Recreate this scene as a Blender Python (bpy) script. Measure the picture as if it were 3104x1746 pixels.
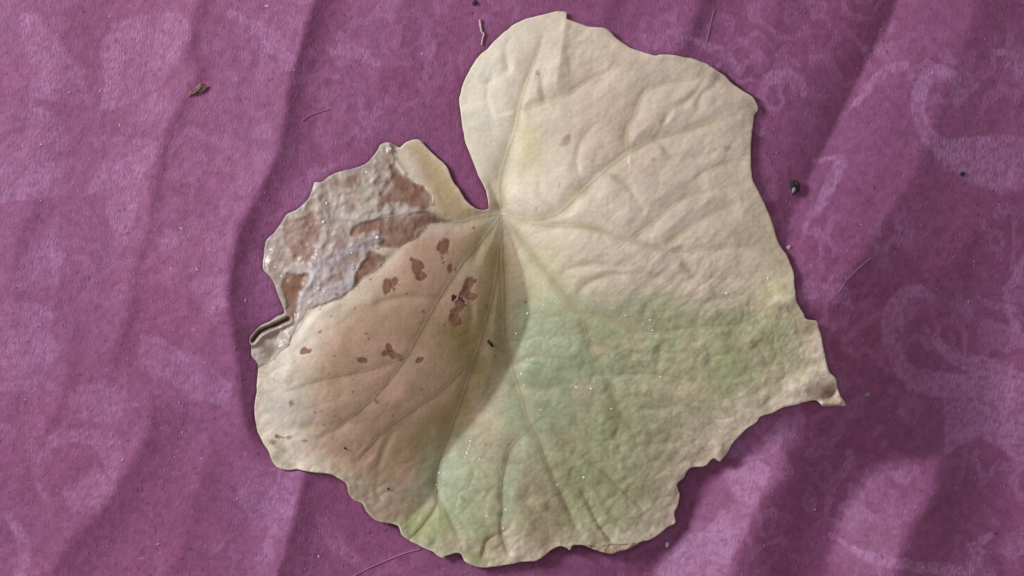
import bpy, math, random
import numpy as np
random.seed(7); RNG = np.random.RandomState(11)
sc = bpy.context.scene
for o in list(bpy.data.objects): bpy.data.objects.remove(o)

# ------------------------------------------------------------------ camera, light, exposure
S = 8.0e-5                     # metres per photograph pixel at cloth level
CX, CY, H = 1552.0, 873.0, 0.40
cam_d = bpy.data.cameras.new("camera"); cam = bpy.data.objects.new("camera", cam_d)
sc.collection.objects.link(cam); sc.camera = cam
cam.location = (0, 0, H); cam_d.sensor_width = 36.0
cam_d.lens = 36.0 * H / (3104 * S); cam_d.clip_start = 0.01; cam_d.clip_end = 20
world = bpy.data.worlds.new("World"); sc.world = world; world.use_nodes = True
bg = world.node_tree.nodes["Background"]
bg.inputs[0].default_value = (0.97, 0.82, 0.90, 1); bg.inputs[1].default_value = 0.33
LAZ = np.array([-0.90, 0.436]); LEL = math.radians(26)          # window light, low from the upper left
ld = bpy.data.lights.new("window_light", 'AREA'); ld.shape = 'RECTANGLE'; ld.size = 0.15; ld.size_y = 0.18
ld.energy = 4.1; ld.color = (0.90, 0.94, 1.0)
lo = bpy.data.objects.new("window_light", ld); sc.collection.objects.link(lo)
D = 0.62
lo.location = (LAZ[0]*D*math.cos(LEL), LAZ[1]*D*math.cos(LEL), D*math.sin(LEL))
from mathutils import Vector
lo.rotation_euler = (-Vector(lo.location)).to_track_quat('-Z', 'Y').to_euler()
sc.view_settings.view_transform = 'Standard'; sc.view_settings.look = 'None'
sc.view_settings.exposure = 0.0; sc.view_settings.gamma = 1.0

# ------------------------------------------------------------------ numeric helpers
def P(px, py, z):              # the point seen at photograph pixel (px, py) and height z
    k = S * (H - z) / H
    return (px - CX) * k, (CY - py) * k, z
def lin(c):
    c = np.array(c, float) / 255.0
    return np.where(c <= 0.04045, c / 12.92, ((c + 0.055) / 1.055) ** 2.4)
def sst(t): t = np.clip(t, 0, 1); return t * t * (3 - 2 * t)
def hsh(ix, iy, seed):
    n = (ix.astype(np.int64) * 374761393 + iy.astype(np.int64) * 668265263 + seed * 144665) & 0x7fffffff
    n = ((n ^ (n >> 13)) * 1274126177) & 0x7fffffff
    return ((n ^ (n >> 16)) & 0xffff) / 65535.0
def vn(x, y, s, seed=0):
    u = x / s; v = y / s; i = np.floor(u); j = np.floor(v); f = sst(u - i); g = sst(v - j)
    a = hsh(i, j, seed); b = hsh(i + 1, j, seed); c = hsh(i, j + 1, seed); d = hsh(i + 1, j + 1, seed)
    return (a + (b - a) * f) * (1 - g) + (c + (d - c) * f) * g
def fbm(x, y, s, o=4, seed=0, gain=0.5):
    t = 0; a = 1; n = 0
    for k in range(o):
        ca, sa = math.cos(k * 0.7), math.sin(k * 0.7)
        t = t + a * vn(x * ca - y * sa + 999, x * sa + y * ca + 555, s / 2 ** k, seed + k * 17); n += a; a *= gain
    return t / n * 2 - 1
def worley(x, y, s, seed=0):
    i = np.floor(x / s); j = np.floor(y / s); f1 = np.full(x.shape, 9.); f2 = f1.copy()
    for di in (-1, 0, 1):
        for dj in (-1, 0, 1):
            a = i + di; b = j + dj
            d = np.hypot(a + 0.1 + .8 * hsh(a, b, seed) - x / s, b + 0.1 + .8 * hsh(a, b, seed + 5) - y / s)
            f2 = np.minimum(f2, np.maximum(f1, d)); f1 = np.minimum(f1, d)
    return f1, f2
def smooth_line(pts, n=6):
    p = np.array(pts, float)
    if len(p) < 3: return p
    q = np.vstack([2 * p[0] - p[1], p, 2 * p[-1] - p[-2]]); out = []
    for k in range(1, len(q) - 2):
        for t in np.linspace(0, 1, n, endpoint=False):
            out.append(0.5 * ((2*q[k]) + (q[k+1]-q[k-1])*t + (2*q[k-1]-5*q[k]+4*q[k+1]-q[k+2])*t*t + (-q[k-1]+3*q[k]-3*q[k+1]+q[k+2])*t**3))
    out.append(p[-1]); return np.array(out)
def pldist(x, y, pts, reach):
    """signed distance to a polyline (right-hand side, seen along it, positive) and the parameter 0..1; far points = 1e6"""
    pts = np.array(pts, float); sh = x.shape; x = x.ravel(); y = y.ravel()
    best = np.full(x.shape, 1e6); sg = np.ones(x.shape); tt = np.zeros(x.shape)
    near = np.where((x > pts[:,0].min()-reach) & (x < pts[:,0].max()+reach) & (y > pts[:,1].min()-reach) & (y < pts[:,1].max()+reach))[0]
    if len(near):
        X = x[near]; Y = y[near]; B = best[near]; G = sg[near]; T = tt[near]; n = len(pts) - 1
        for k in range(n):
            a = pts[k]; b = pts[k+1]; d = b - a; L2 = d @ d
            if L2 == 0: continue
            t = np.clip(((X-a[0])*d[0] + (Y-a[1])*d[1]) / L2, 0, 1)
            ex = X-a[0]-t*d[0]; ey = Y-a[1]-t*d[1]; dd = np.hypot(ex, ey); m = dd < B
            B[m] = dd[m]; G[m] = np.sign(d[0]*ey[m] - d[1]*ex[m]) + 1e-9; T[m] = (k + t[m]) / n
        best[near] = B; sg[near] = G; tt[near] = T
    return best.reshape(sh), sg.reshape(sh), tt.reshape(sh)
def inside(x, y, poly):
    poly = np.array(poly, float); r = np.zeros(x.shape, bool); n = len(poly)
    for k in range(n):
        x0, y0 = poly[k]; x1, y1 = poly[(k+1) % n]
        if y0 == y1: continue
        m = ((y0 > y) != (y1 > y)); r ^= m & (x < (x1-x0)*(y-y0)/(y1-y0) + x0)
    return r
def softpoly(x, y, poly, soft, rough=0, seed=0):
    """1 inside the outline, 0 outside, soft edge, optionally an uneven one"""
    if rough: x, y = x + rough*fbm(x, y, rough*3, 3, seed), y + rough*fbm(x, y, rough*3, 3, seed+50)
    poly = list(poly); p = np.array(poly + [poly[0]], float)
    out = np.zeros(x.shape); b = (x > p[:,0].min()-soft-5) & (x < p[:,0].max()+soft+5) & (y > p[:,1].min()-soft-5) & (y < p[:,1].max()+soft+5)
    xs, ys = x[b], y[b]
    if not len(xs): return out
    d, _, _ = pldist(xs, ys, p, 1e5); s = np.where(inside(xs, ys, p), d, -d)
    out[b] = sst(s / (2*soft) + 0.5); return out
def blob(x, y, cx, cy, rx, ry=None, ang=0, rough=0.0, seed=0, soft=1.0):
    ry = ry or rx; a = math.radians(ang); u = (x-cx)*math.cos(a)+(y-cy)*math.sin(a); v = -(x-cx)*math.sin(a)+(y-cy)*math.cos(a)
    r = np.hypot(u/rx, v/ry)
    if rough: r = r + rough*fbm(x, y, max(rx, ry)*0.9, 3, seed)
    return 1 - sst((r - 1 + soft/2) / soft) if soft < 1 else np.exp(-r*r)
def strip(x, y, pts, wl, wr, fade=True):
    """gaussian band round a line with its own width on each side (left / right seen along the line)"""
    d, s, t = pldist(x, y, smooth_line(pts), 3*max(wl, wr))
    w = np.where(s > 0, wr, wl); v = np.exp(-(d/w)**2)
    if fade: v = v * sst(t/0.12 + .25) * sst((1-t)/0.12 + .25)
    return v
def bil(A, x, y):              # sample a grid array at photograph pixels
    u = np.clip((x - X0) / G, 0, NX - 1.001); v = np.clip((y - Y0) / G, 0, NY - 1.001)
    i = u.astype(int); j = v.astype(int); f = u - i; g = v - j
    return (A[j,i]*(1-f)+A[j,i+1]*f)*(1-g) + (A[j+1,i]*(1-f)+A[j+1,i+1]*f)*g

# ------------------------------------------------------------------ object helpers
def link(o, parent=None):
    sc.collection.objects.link(o)
    if parent: o.parent = parent
    return o
def mesh_np(name, V, F, mat, parent=None, attrs=None, smooth=True):
    me = bpy.data.meshes.new(name); V = np.asarray(V, np.float32); F = np.asarray(F, np.int32); k = F.shape[1]
    me.vertices.add(len(V)); me.vertices.foreach_set("co", V.ravel())
    me.loops.add(F.size); me.loops.foreach_set("vertex_index", F.ravel())
    me.polygons.add(len(F)); me.polygons.foreach_set("loop_start", np.arange(0, F.size, k, dtype=np.int32))
    me.polygons.foreach_set("loop_total", np.full(len(F), k, np.int32))
    me.update(calc_edges=True); me.validate()
    me.polygons.foreach_set("use_smooth", np.full(len(me.polygons), smooth)); 
    for an, (ty, arr) in (attrs or {}).items():
        a = me.attributes.new(an, ty, 'POINT')
        if ty == 'FLOAT_COLOR':
            a.data.foreach_set("color", np.hstack([arr, np.ones((len(arr), 1))]).astype(np.float32).ravel())
        else: a.data.foreach_set("value", arr.astype(np.float32))
    me.materials.append(mat); return link(bpy.data.objects.new(name, me), parent)
def tag(o, label=None, cat=None, group=None, kind=None):
    if label: o['label'] = label
    if cat: o['category'] = cat
    if group: o['group'] = group
    if kind: o['kind'] = kind
    return o
def tube(name, pts3, rad, mat, parent=None, sides=7, attrs=False, flat=1.0):
    p = np.array(pts3, float); n = len(p); V = []; F = []
    rad = np.broadcast_to(rad, (n,))
    for k in range(n):
        t = p[min(k+1, n-1)] - p[max(k-1, 0)]; t /= np.linalg.norm(t) + 1e-12
        s = np.cross(t, (0, 0, 1)); s /= np.linalg.norm(s) + 1e-12; u = np.cross(s, t)
        for a in range(sides):
            w = 2*math.pi*a/sides; V.append(p[k] + rad[k]*(math.cos(w)*s + math.sin(w)*u*flat))
    for k in range(n-1):
        for a in range(sides):
            b = (a+1) % sides; F.append((k*sides+a, k*sides+b, (k+1)*sides+b, (k+1)*sides+a))
    V.append(p[0]); V.append(p[-1]); c0 = n*sides; T = []
    me = bpy.data.meshes.new(name)
    F += [(c0, (a+1) % sides, a) for a in range(sides)] + [(c0+1, (n-1)*sides+a, (n-1)*sides+(a+1) % sides) for a in range(sides)]
    me.from_pydata([tuple(v) for v in V], [], F); me.polygons.foreach_set("use_smooth", [True]*len(F)); me.materials.append(mat)
    return link(bpy.data.objects.new(name, me), parent)

# ------------------------------------------------------------------ materials
def newmat(name):
    m = bpy.data.materials.new(name); m.use_nodes = True; nt = m.node_tree
    return m, nt, nt.nodes["Principled BSDF"]
def N(nt, ty, **kw):
    n = nt.nodes.new(ty)
    for k, v in kw.items():
        if k.startswith('i_'): n.inputs[int(k[2:]) if k[2:].isdigit() else k[2:]].default_value = v
        else: setattr(n, k, v)
    return n
def cloth_material():
    m, nt, b = newmat("damask_cotton"); L = nt.links
    tc = N(nt, "ShaderNodeTexCoord"); col = N(nt, "ShaderNodeAttribute", attribute_name="col"); pat = N(nt, "ShaderNodeAttribute", attribute_name="pattern")
    mp = N(nt, "ShaderNodeMapping"); mp.inputs['Rotation'].default_value = (0, 0, math.radians(-10)); mp.inputs['Scale'].default_value = (1, 0.5, 1)
    L.new(tc.outputs['Object'], mp.inputs[0])
    thr = N(nt, "ShaderNodeTexNoise"); thr.inputs['Scale'].default_value = 3600; thr.inputs['Detail'].default_value = 1; L.new(mp.outputs[0], thr.inputs['Vector'])
    mp2 = N(nt, "ShaderNodeMapping"); mp2.inputs['Rotation'].default_value = (0, 0, math.radians(80)); mp2.inputs['Scale'].default_value = (1, 0.35, 1)
    L.new(tc.outputs['Object'], mp2.inputs[0])
    th2 = N(nt, "ShaderNodeTexNoise"); th2.inputs['Scale'].default_value = 3600; th2.inputs['Detail'].default_value = 1; L.new(mp2.outputs[0], th2.inputs['Vector'])
    # raised figure threads: cells, stronger inside the damask figure
    vo = N(nt, "ShaderNodeTexVoronoi"); vo.inputs['Scale'].default_value = 1500; L.new(mp.outputs[0], vo.inputs['Vector'])
    add = N(nt, "ShaderNodeMath", operation='ADD'); L.new(thr.outputs[0], add.inputs[0]); L.new(th2.outputs[0], add.inputs[1])
    pm = N(nt, "ShaderNodeMath", operation='MULTIPLY'); L.new(vo.outputs['Distance'], pm.inputs[0])
    ps = N(nt, "ShaderNodeMath", operation='MULTIPLY_ADD'); ps.inputs[1].default_value = 1.5; ps.inputs[2].default_value = 0.35; L.new(pat.outputs['Fac'], ps.inputs[0]); L.new(ps.outputs[0], pm.inputs[1])
    hh = N(nt, "ShaderNodeMath", operation='SUBTRACT'); L.new(add.outputs[0], hh.inputs[0]); L.new(pm.outputs[0], hh.inputs[1])
    bp = N(nt, "ShaderNodeBump"); bp.inputs['Strength'].default_value = 0.34; bp.inputs['Distance'].default_value = 0.0002
    L.new(hh.outputs[0], bp.inputs['Height']); L.new(bp.outputs[0], b.inputs['Normal'])
    # thread-to-thread colour grain
    mr = N(nt, "ShaderNodeMapRange"); mr.inputs[1].default_value = 0.7; mr.inputs[2].default_value = 1.3; mr.inputs[3].default_value = 0.90; mr.inputs[4].default_value = 1.10
    L.new(add.outputs[0], mr.inputs[0])
    mx = N(nt, "ShaderNodeMix", data_type='RGBA', blend_type='MULTIPLY'); mx.inputs[0].default_value = 1.0
    L.new(col.outputs['Color'], mx.inputs[6]); L.new(mr.outputs[0], mx.inputs[7])
    sp = N(nt, "ShaderNodeTexNoise"); sp.inputs['Scale'].default_value = 1700; sp.inputs['Detail'].default_value = 1; L.new(mp.outputs[0], sp.inputs['Vector'])
    rp = N(nt, "ShaderNodeValToRGB"); cr_ = rp.color_ramp; cr_.elements[0].position = .25; cr_.elements[0].color = (.5, .45, .5, 1); cr_.elements[1].position = .31; cr_.elements[1].color = (1, 1, 1, 1)
    e_ = cr_.elements.new(.73); e_.color = (1, 1, 1, 1); e_ = cr_.elements.new(.79); e_.color = (1.7, 1.9, 1.7, 1)
    L.new(sp.outputs[0], rp.inputs[0]); m2 = N(nt, "ShaderNodeMix", data_type='RGBA', blend_type='MULTIPLY'); m2.inputs[0].default_value = 1.0
    L.new(mx.outputs[2], m2.inputs[6]); L.new(rp.outputs[0], m2.inputs[7]); L.new(m2.outputs[2], b.inputs['Base Color'])
    b.inputs['Roughness'].default_value = 0.58; b.inputs['Specular IOR Level'].default_value = 0.35
    b.inputs['Sheen Weight'].default_value = 0.25; b.inputs['Sheen Roughness'].default_value = 0.5; b.inputs['Sheen Tint'].default_value = (0.75, 0.78, 1, 1)
    return m
def blade_material(name="leaf_blade", wet=0.0):
    m, nt, b = newmat(name); L = nt.links
    tc = N(nt, "ShaderNodeTexCoord"); col = N(nt, "ShaderNodeAttribute", attribute_name="col"); gl = N(nt, "ShaderNodeAttribute", attribute_name="gloss")
    n1 = N(nt, "ShaderNodeTexNoise"); n1.inputs['Scale'].default_value = 900; n1.inputs['Detail'].default_value = 4; L.new(tc.outputs['Object'], n1.inputs['Vector'])
    n2 = N(nt, "ShaderNodeTexNoise"); n2.inputs['Scale'].default_value = 260; n2.inputs['Detail'].default_value = 5; L.new(tc.outputs['Object'], n2.inputs['Vector'])
    mr = N(nt, "ShaderNodeMapRange"); mr.inputs[1].default_value = 0.3; mr.inputs[2].default_value = 0.7; mr.inputs[3].default_value = 0.93; mr.inputs[4].default_value = 1.06; L.new(n2.outputs[0], mr.inputs[0])
    mx = N(nt, "ShaderNodeMix", data_type='RGBA', blend_type='MULTIPLY'); mx.inputs[0].default_value = 1.0
    L.new(col.outputs['Color'], mx.inputs[6]); L.new(mr.outputs[0], mx.inputs[7]); L.new(mx.outputs[2], b.inputs['Base Color'])
    bp = N(nt, "ShaderNodeBump"); bp.inputs['Strength'].default_value = 0.35; bp.inputs['Distance'].default_value = 0.0002
    L.new(n1.outputs[0], bp.inputs['Height']); L.new(bp.outputs[0], b.inputs['Normal'])
    r = N(nt, "ShaderNodeMapRange"); r.inputs[3].default_value = 0.62; r.inputs[4].default_value = 0.16; L.new(gl.outputs['Fac'], r.inputs[0]); L.new(r.outputs[0], b.inputs['Roughness'])
    b.inputs['Specular IOR Level'].default_value = 0.45
    tr = N(nt, "ShaderNodeBsdfTranslucent"); L.new(mx.outputs[2], tr.inputs[0])
    ms = N(nt, "ShaderNodeMixShader"); ms.inputs[0].default_value = 0.12; out = nt.nodes["Material Output"]
    L.new(b.outputs[0], ms.inputs[1]); L.new(tr.outputs[0], ms.inputs[2]); L.new(ms.outputs[0], out.inputs[0])
    return m
def plain(name, rgb, rough=0.7, scale=1500, var=0.35, spec=0.4, trans=0.0, bump=0.3):
    m, nt, b = newmat(name); L = nt.links; tc = N(nt, "ShaderNodeTexCoord")
    n = N(nt, "ShaderNodeTexNoise"); n.inputs['Scale'].default_value = scale; n.inputs['Detail'].default_value = 4; L.new(tc.outputs['Object'], n.inputs['Vector'])
    c = N(nt, "ShaderNodeValToRGB"); l = lin(rgb); c.color_ramp.elements[0].position = 0.3; c.color_ramp.elements[1].position = 0.7
    c.color_ramp.elements[0].color = (*(l*(1-var)), 1); c.color_ramp.elements[1].color = (*np.minimum(l*(1+var), 0.95), 1)
    L.new(n.outputs[0], c.inputs[0]); L.new(c.outputs[0], b.inputs['Base Color'])
    bp = N(nt, "ShaderNodeBump"); bp.inputs['Strength'].default_value = bump; bp.inputs['Distance'].default_value = 0.0002; L.new(n.outputs[0], bp.inputs['Height']); L.new(bp.outputs[0], b.inputs['Normal'])
    b.inputs['Roughness'].default_value = rough; b.inputs['Specular IOR Level'].default_value = spec; b.inputs['Transmission Weight'].default_value = trans
    return m
M_cloth = cloth_material(); M_blade = blade_material()

# ------------------------------------------------------------------ leaf outline, traced in photograph pixels
OUT = [(1482,633),(1479,602),(1474,577),(1455,540),(1440,502),(1424,468),(1412,434),(1407,413),(1398,357),(1392,311),(1396,280),(1407,248),(1421,220),(1434,196),(1455,168),(1480,146),(1502,121),(1533,96),(1564,71),(1592,57),(1626,50),(1666,40),(1691,34),(1718,37),(1719,56),(1741,67),(1778,79),(1822,84),(1847,93),(1871,118),(1909,143),(1940,155),(1983,168),(2001,165),(2035,166),(2085,175),(2125,186),(2150,199),(2178,217),(2203,236),(2228,258),(2259,280),(2284,298),(2299,329),(2287,348),(2281,388),(2277,431),(2275,478),(2280,524),(2284,549),(2303,586),(2322,630),(2340,673),(2359,735),(2384,773),(2397,805),(2405,825),(2409,862),(2414,909),(2424,930),(2437,949),(2446,968),(2477,972),(2482,993),(2490,1017),(2497,1058),(2505,1095),(2515,1129),(2533,1145),(2538,1173),(2549,1201),(2564,1229),(2533,1230),(2496,1232),(2483,1219),(2468,1213),(2440,1219),(2409,1227),(2372,1235),(2340,1252),(2306,1262),(2291,1280),(2263,1300),(2238,1325),(2219,1346),(2204,1374),(2185,1397),(2176,1397),(2162,1390),(2142,1410),(2126,1415),(2098,1418),(2083,1429),(2073,1449),(2053,1467),(2059,1498),(2056,1530),(2045,1554),(2047,1585),(2024,1598),(1999,1620),(1974,1635),(1943,1643),(1924,1655),(1902,1666),(1875,1672),(1847,1679),(1819,1672),(1800,1665),(1771,1653),(1737,1653),(1727,1667),(1721,1662),(1699,1655),(1678,1662),(1653,1681),(1625,1700),(1597,1703),(1560,1707),(1516,1714),(1485,1718),(1460,1720),(1429,1712),(1407,1700),(1398,1681),(1380,1676),(1355,1684),(1342,1692),(1324,1684),(1311,1672),(1286,1662),(1261,1650),(1237,1635),(1218,1619),(1206,1594),(1175,1586),(1150,1580),(1132,1572),(1113,1551),(1098,1527),(1073,1518),(1057,1498),(1051,1467),(1023,1448),(998,1437),(964,1434),(930,1428),(902,1423),(874,1425),(849,1420),(830,1406),(815,1374),(799,1343),(781,1308),(775,1274),(773,1237),(778,1181),(780,1150),(782,1123),(782,1104),(762,1079),(761,1048),(759,1023),(775,1002),(790,988),(818,974),(840,958),(861,949),(855,924),(843,896),(834,865),(821,840),(799,818),(796,797),(801,754),(809,726),(830,707),(852,676),(871,650),(899,637),(917,620),(939,595),(948,567),(955,552),(976,549),(998,533),(1029,519),(1073,511),(1104,499),(1119,487),(1141,459),(1153,440),(1175,431),(1194,437),(1212,446),(1234,429),(1268,423),(1290,443),(1321,474),(1355,505),(1374,549),(1396,580),(1417,614),(1445,633),(1466,638)]
_o = smooth_line(OUT + [OUT[0]], 5)[:-1]
_n = fbm(_o[:,0], _o[:,1], 26, 3, 71) * 2.6; _t = np.roll(_o, -1, 0) - np.roll(_o, 1, 0); _t /= np.hypot(_t[:,0], _t[:,1])[:,None] + 1e-9
OUTLINE = _o + np.stack([-_t[:,1], _t[:,0]], 1) * _n[:,None]
WITH = [(1203,435),(1194,468),(1205,500),(1228,536),(1253,555),(1284,564),(1309,586),(1306,620),(1278,633),(1290,639),(1333,654),(1363,670),(1309,681),(1268,701),(1250,732),(1212,754),(1163,751),(1128,757),(1172,781),(1150,809),(1116,837),(1073,874),(1026,905),(979,924),(933,936),(911,967),(886,1008),(874,1048),(849,1064),(815,1105),(770,1112),(700,1060),(700,400)]
# main veins and their branches, in photograph pixels, with width in pixels at start and end
VEINS = [
 ([(1521,648),(1521,770),(1526,880),(1528,999),(1549,1108),(1568,1170),(1586,1229),(1607,1295),(1628,1330),(1647,1380),(1668,1430),(1690,1485),(1709,1526),(1733,1575),(1755,1620)], 11, 5),
 ([(1521,648),(1600,760),(1680,860),(1742,940),(1766,968),(1788,1043),(1819,1114),(1841,1161),(1860,1207),(1884,1260),(1912,1305),(1940,1345)], 11, 4),
 ([(1521,648),(1512,560),(1535,470),(1560,400),(1572,340),(1588,275),(1620,190),(1645,120)], 12, 4),
 ([(1521,648),(1600,664),(1687,648),(1750,592),(1832,518),(1904,464),(1990,420),(2108,386),(2230,350)], 12, 5),
 ([(1521,648),(1640,680),(1790,690),(1910,730),(2050,760),(2200,750),(2330,740)], 8, 4),
 ([(1521,648),(1460,655),(1380,672),(1290,640),(1205,652),(1110,668),(1020,660),(960,640)], 10, 5),
 ([(1521,648),(1460,730),(1400,800),(1330,905),(1232,1080),(1150,1187),(1040,1284),(950,1335)], 10, 4),
 ([(1521,648),(1500,860),(1440,1080),(1370,1290),(1322,1420),(1322,1500),(1345,1540),(1368,1590),(1392,1640)], 9, 4),
 ([(1566,335),(1650,310),(1724,285),(1770,252),(1850,215)], 7, 3),
 ([(1904,464),(1900,400),(1925,350),(1950,290),(1990,262),(2110,245)], 8, 3),
 ([(1910,730),(1960,690),(2012,650),(2075,600),(2160,580)], 7, 3),
 ([(2012,760),(2080,700),(2160,648),(2250,612)], 6, 3),
 ([(1607,1295),(1566,1333),(1541,1371),(1529,1414),(1518,1482),(1519,1544),(1515,1613),(1544,1690)], 8, 4),
 ([(1515,1613),(1473,1638),(1457,1688)], 5, 3),
 ([(1322,1500),(1317,1538),(1285,1585),(1243,1634)], 5, 3),
 ([(1700,1330),(1768,1389),(1836,1438),(1859,1464),(1909,1511),(1955,1554)], 6, 3),
 ([(1841,1143),(1900,1140),(1990,1139),(2100,1160)], 5, 2),
 ([(1766,960),(1866,974),(1943,1011),(2050,1005),(2114,996),(2230,990),(2320,984)], 7, 3),
 ([(1750,1470),(1790,1550),(1816,1598),(1856,1650)], 5, 3),
 ([(1440,1080),(1330,1190),(1240,1250),(1150,1320),(1080,1400)], 6, 3),
 ([(1232,1080),(1120,1120),(980,1150),(860,1190)], 6, 3),
]
# faint finer veins, pressed into the blade, with painted groove shade
FINE = [[(1650,310),(1640,240),(1625,170)],[(1480,250),(1478,310),(1500,370)],[(1724,285),(1730,220),(1720,160)],[(1540,205),(1530,150),(1545,120)],
 [(1770,560),(1750,500),(1760,430),(1800,380)],[(1832,518),(1900,560),(1950,640)],[(1990,420),(2030,340),(2100,290),(2140,230)],[(2108,386),(2120,300),(2170,260)],
 [(1687,648),(1640,600),(1635,540)],[(2050,760),(2100,830),(2200,850)],[(2075,600),(2110,540),(2180,500),(2250,490)],[(1990,420),(2050,480),(2150,470)],
 [(2114,996),(2130,930),(2200,900)],[(2114,996),(2150,1060),(2160,1130),(2240,1190)],[(2230,990),(2300,1050),(2340,1130)],[(1990,1139),(2000,1060),(2010,1030)],
 [(1790,1043),(1880,1060),(1960,1080)],[(1860,1207),(1960,1240),(2060,1230)],[(1884,1260),(1960,1320),(2060,1350),(2160,1370)],[(1884,1260),(1870,1330),(1900,1400)],
 [(1549,1108),(1620,1080),(1700,1090)],[(1568,1170),(1650,1180),(1740,1160)],[(1586,1229),(1680,1250),(1780,1300)],[(1668,1430),(1730,1430),(1800,1480),(1880,1580)],
 [(1518,1482),(1450,1500),(1400,1560)],[(1529,1414),(1600,1400),(1640,1390)],[(1519,1544),(1600,1510),(1680,1500)],[(1330,905),(1230,900),(1120,930),(1000,1000)],
 [(1460,730),(1420,850),(1430,960),(1420,1080)],[(1280,700),(1180,780),(1080,850),(960,930),(900,1010)],[(1040,1284),(960,1290),(870,1300)],[(1260,1250),(1190,1310),(1150,1400),(1140,1500)],
 [(1742,940),(1760,880),(1830,840),(1950,830),(2080,860)],[(1680,860),(1720,820),(1800,800),(1900,810)]]

# ------------------------------------------------------------------ relief: which way each patch of cloth and leaf tips, then the height that has those slopes
G = 4.0; X0, Y0 = -420.0, -320.0; NX = int(3944/G)+1; NY = int(2386/G)+1
gx, gy = np.meshgrid(X0 + G*np.arange(NX), Y0 + G*np.arange(NY))
# + tips towards the window (upper left), - away from it
T = 0.05*fbm(gx*0.9+gy*0.4, gy*0.25-gx*0.12, 120, 4, 3)
def band(pts, wl, vl, wr, vr, sf=48):
    """a ridge or valley line followed downwards: left of it (image) value vl over wl, right of it vr over wr"""
    global T
    d, s, t = pldist(gx, gy, smooth_line(pts), 3*max(wl, wr)); f = sst(t/0.1 + .2)*sst((1-t)/0.1 + .2)
    dn = d + 6*np.abs(fbm(gx, gy, 60, 2, 5)); e = sst((s*d)/sf + .5)   # e: 0 = right side of walking direction inverted below
    left = np.exp(-(dn/wl)**2)*vl; right = np.exp(-(dn/wr)**2)*vr
    T = T + f*(right*(1-e) + left*e)
# (walking down the picture, signed distance is positive on the image's left)
band([(975,-150),(952,0),(922,96),(880,241),(861,361),(831,482),(771,602),(723,699),(699,819),(692,930),(715,1080),(728,1200),(745,1300),(800,1420)], 150, .17, 72, -.44, 34)
band([(945,1400),(925,1440),(895,1560),(865,1660),(835,1760),(790,1950)], 85, .34, 105, -.36, 26)
band([(640,-100),(590,60),(560,180),(600,210),(545,310),(490,430),(466,563),(452,680),(412,796),(384,951),(362,1030),(330,1126)], 90, .12, 34, -.24)
band([(470,1180),(440,1300),(400,1400),(320,1513),(240,1610),(140,1746),(60,1900)], 110, .10, 105, -.26)
band([(250,-60),(200,60),(190,200),(150,330),(90,480)], 130, -.05, 140, -.14)
band([(120,560),(60,700),(20,900)], 80, .06, 60, -.12)
band([(230,980),(205,1080),(190,1180),(120,1330)], 60, .08, 40, -.12)
band([(620,980),(610,1100),(640,1250)], 60, .08, 40, -.12)
band([(640,1300),(620,1420),(560,1600),(520,1760)], 110, .05, 70, -.10)
band([(1240,-80),(1215,60),(1200,160),(1120,300),(1060,420)], 150, .08, 60, -.06)
band([(1850,-60),(1838,20),(1820,110)], 90, .10, 50, -.26)
band([(2150,-60),(2110,30),(2060,130),(2030,200)], 130, .20, 70, -.32)
band([(2400,-80),(2340,60),(2300,200)], 90, .14, 70, -.06)
band([(2770,-150),(2720,0),(2665,120),(2600,240),(2525,400),(2475,500),(2425,600),(2375,720),(2340,840)], 115, -.34, 190, .26, 26)
band([(3000,-100),(2930,100),(2860,300),(2790,480),(2700,640),(2580,820),(2500,960)], 60, .10, 150, -.20)
band([(3300,300),(3100,560),(2960,700),(2840,860)], 140, .02, 150, -.10)
T = T - .50*blob(gx, gy, 2700, 1150, 290, 380, 20) - .12*blob(gx, gy, 2950, 1500, 250, 250) - .10*blob(gx, gy, 2980, 700, 200, 160)
T = T - .30*strip(gx, gy, [(2560,1180),(2500,1330),(2440,1480),(2380,1620),(2350,1800)], 70, 80)
T = T + .56*softpoly(gx, gy, [(2360,1330),(2160,1440),(2090,1540),(1990,1700),(1950,1900),(2180,1900),(2230,1700),(2290,1560),(2370,1420)], 34, 12, 4)
T = T + .62*softpoly(gx, gy, [(2490,1900),(2508,1746),(2544,1566),(2620,1450),(2690,1395),(2850,1385),(2830,1494),(2760,1602),(2705,1746),(2690,1900)], 26, 10, 8)
T = T - .26*strip(gx, gy, [(2930,1380),(2860,1560),(2790,1740),(2760,1900)], 90, 90)
T = T + .22*strip(gx, gy, [(3180,950),(3090,1120),(3060,1300),(3110,1500),(3080,1746)], 60, 70)
T = T - .14*strip(gx, gy, [(2100,1450),(2080,1560),(2010,1640),(1900,1720),(1500,1760),(1260,1700)], 36, 36)
T = T + .12*strip(gx, gy, [(1150,1700),(1400,1770),(1800,1790)], 60, 60)
cloth_T = T*(1.0 + .25*sst((gx-1900)/600))
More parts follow.
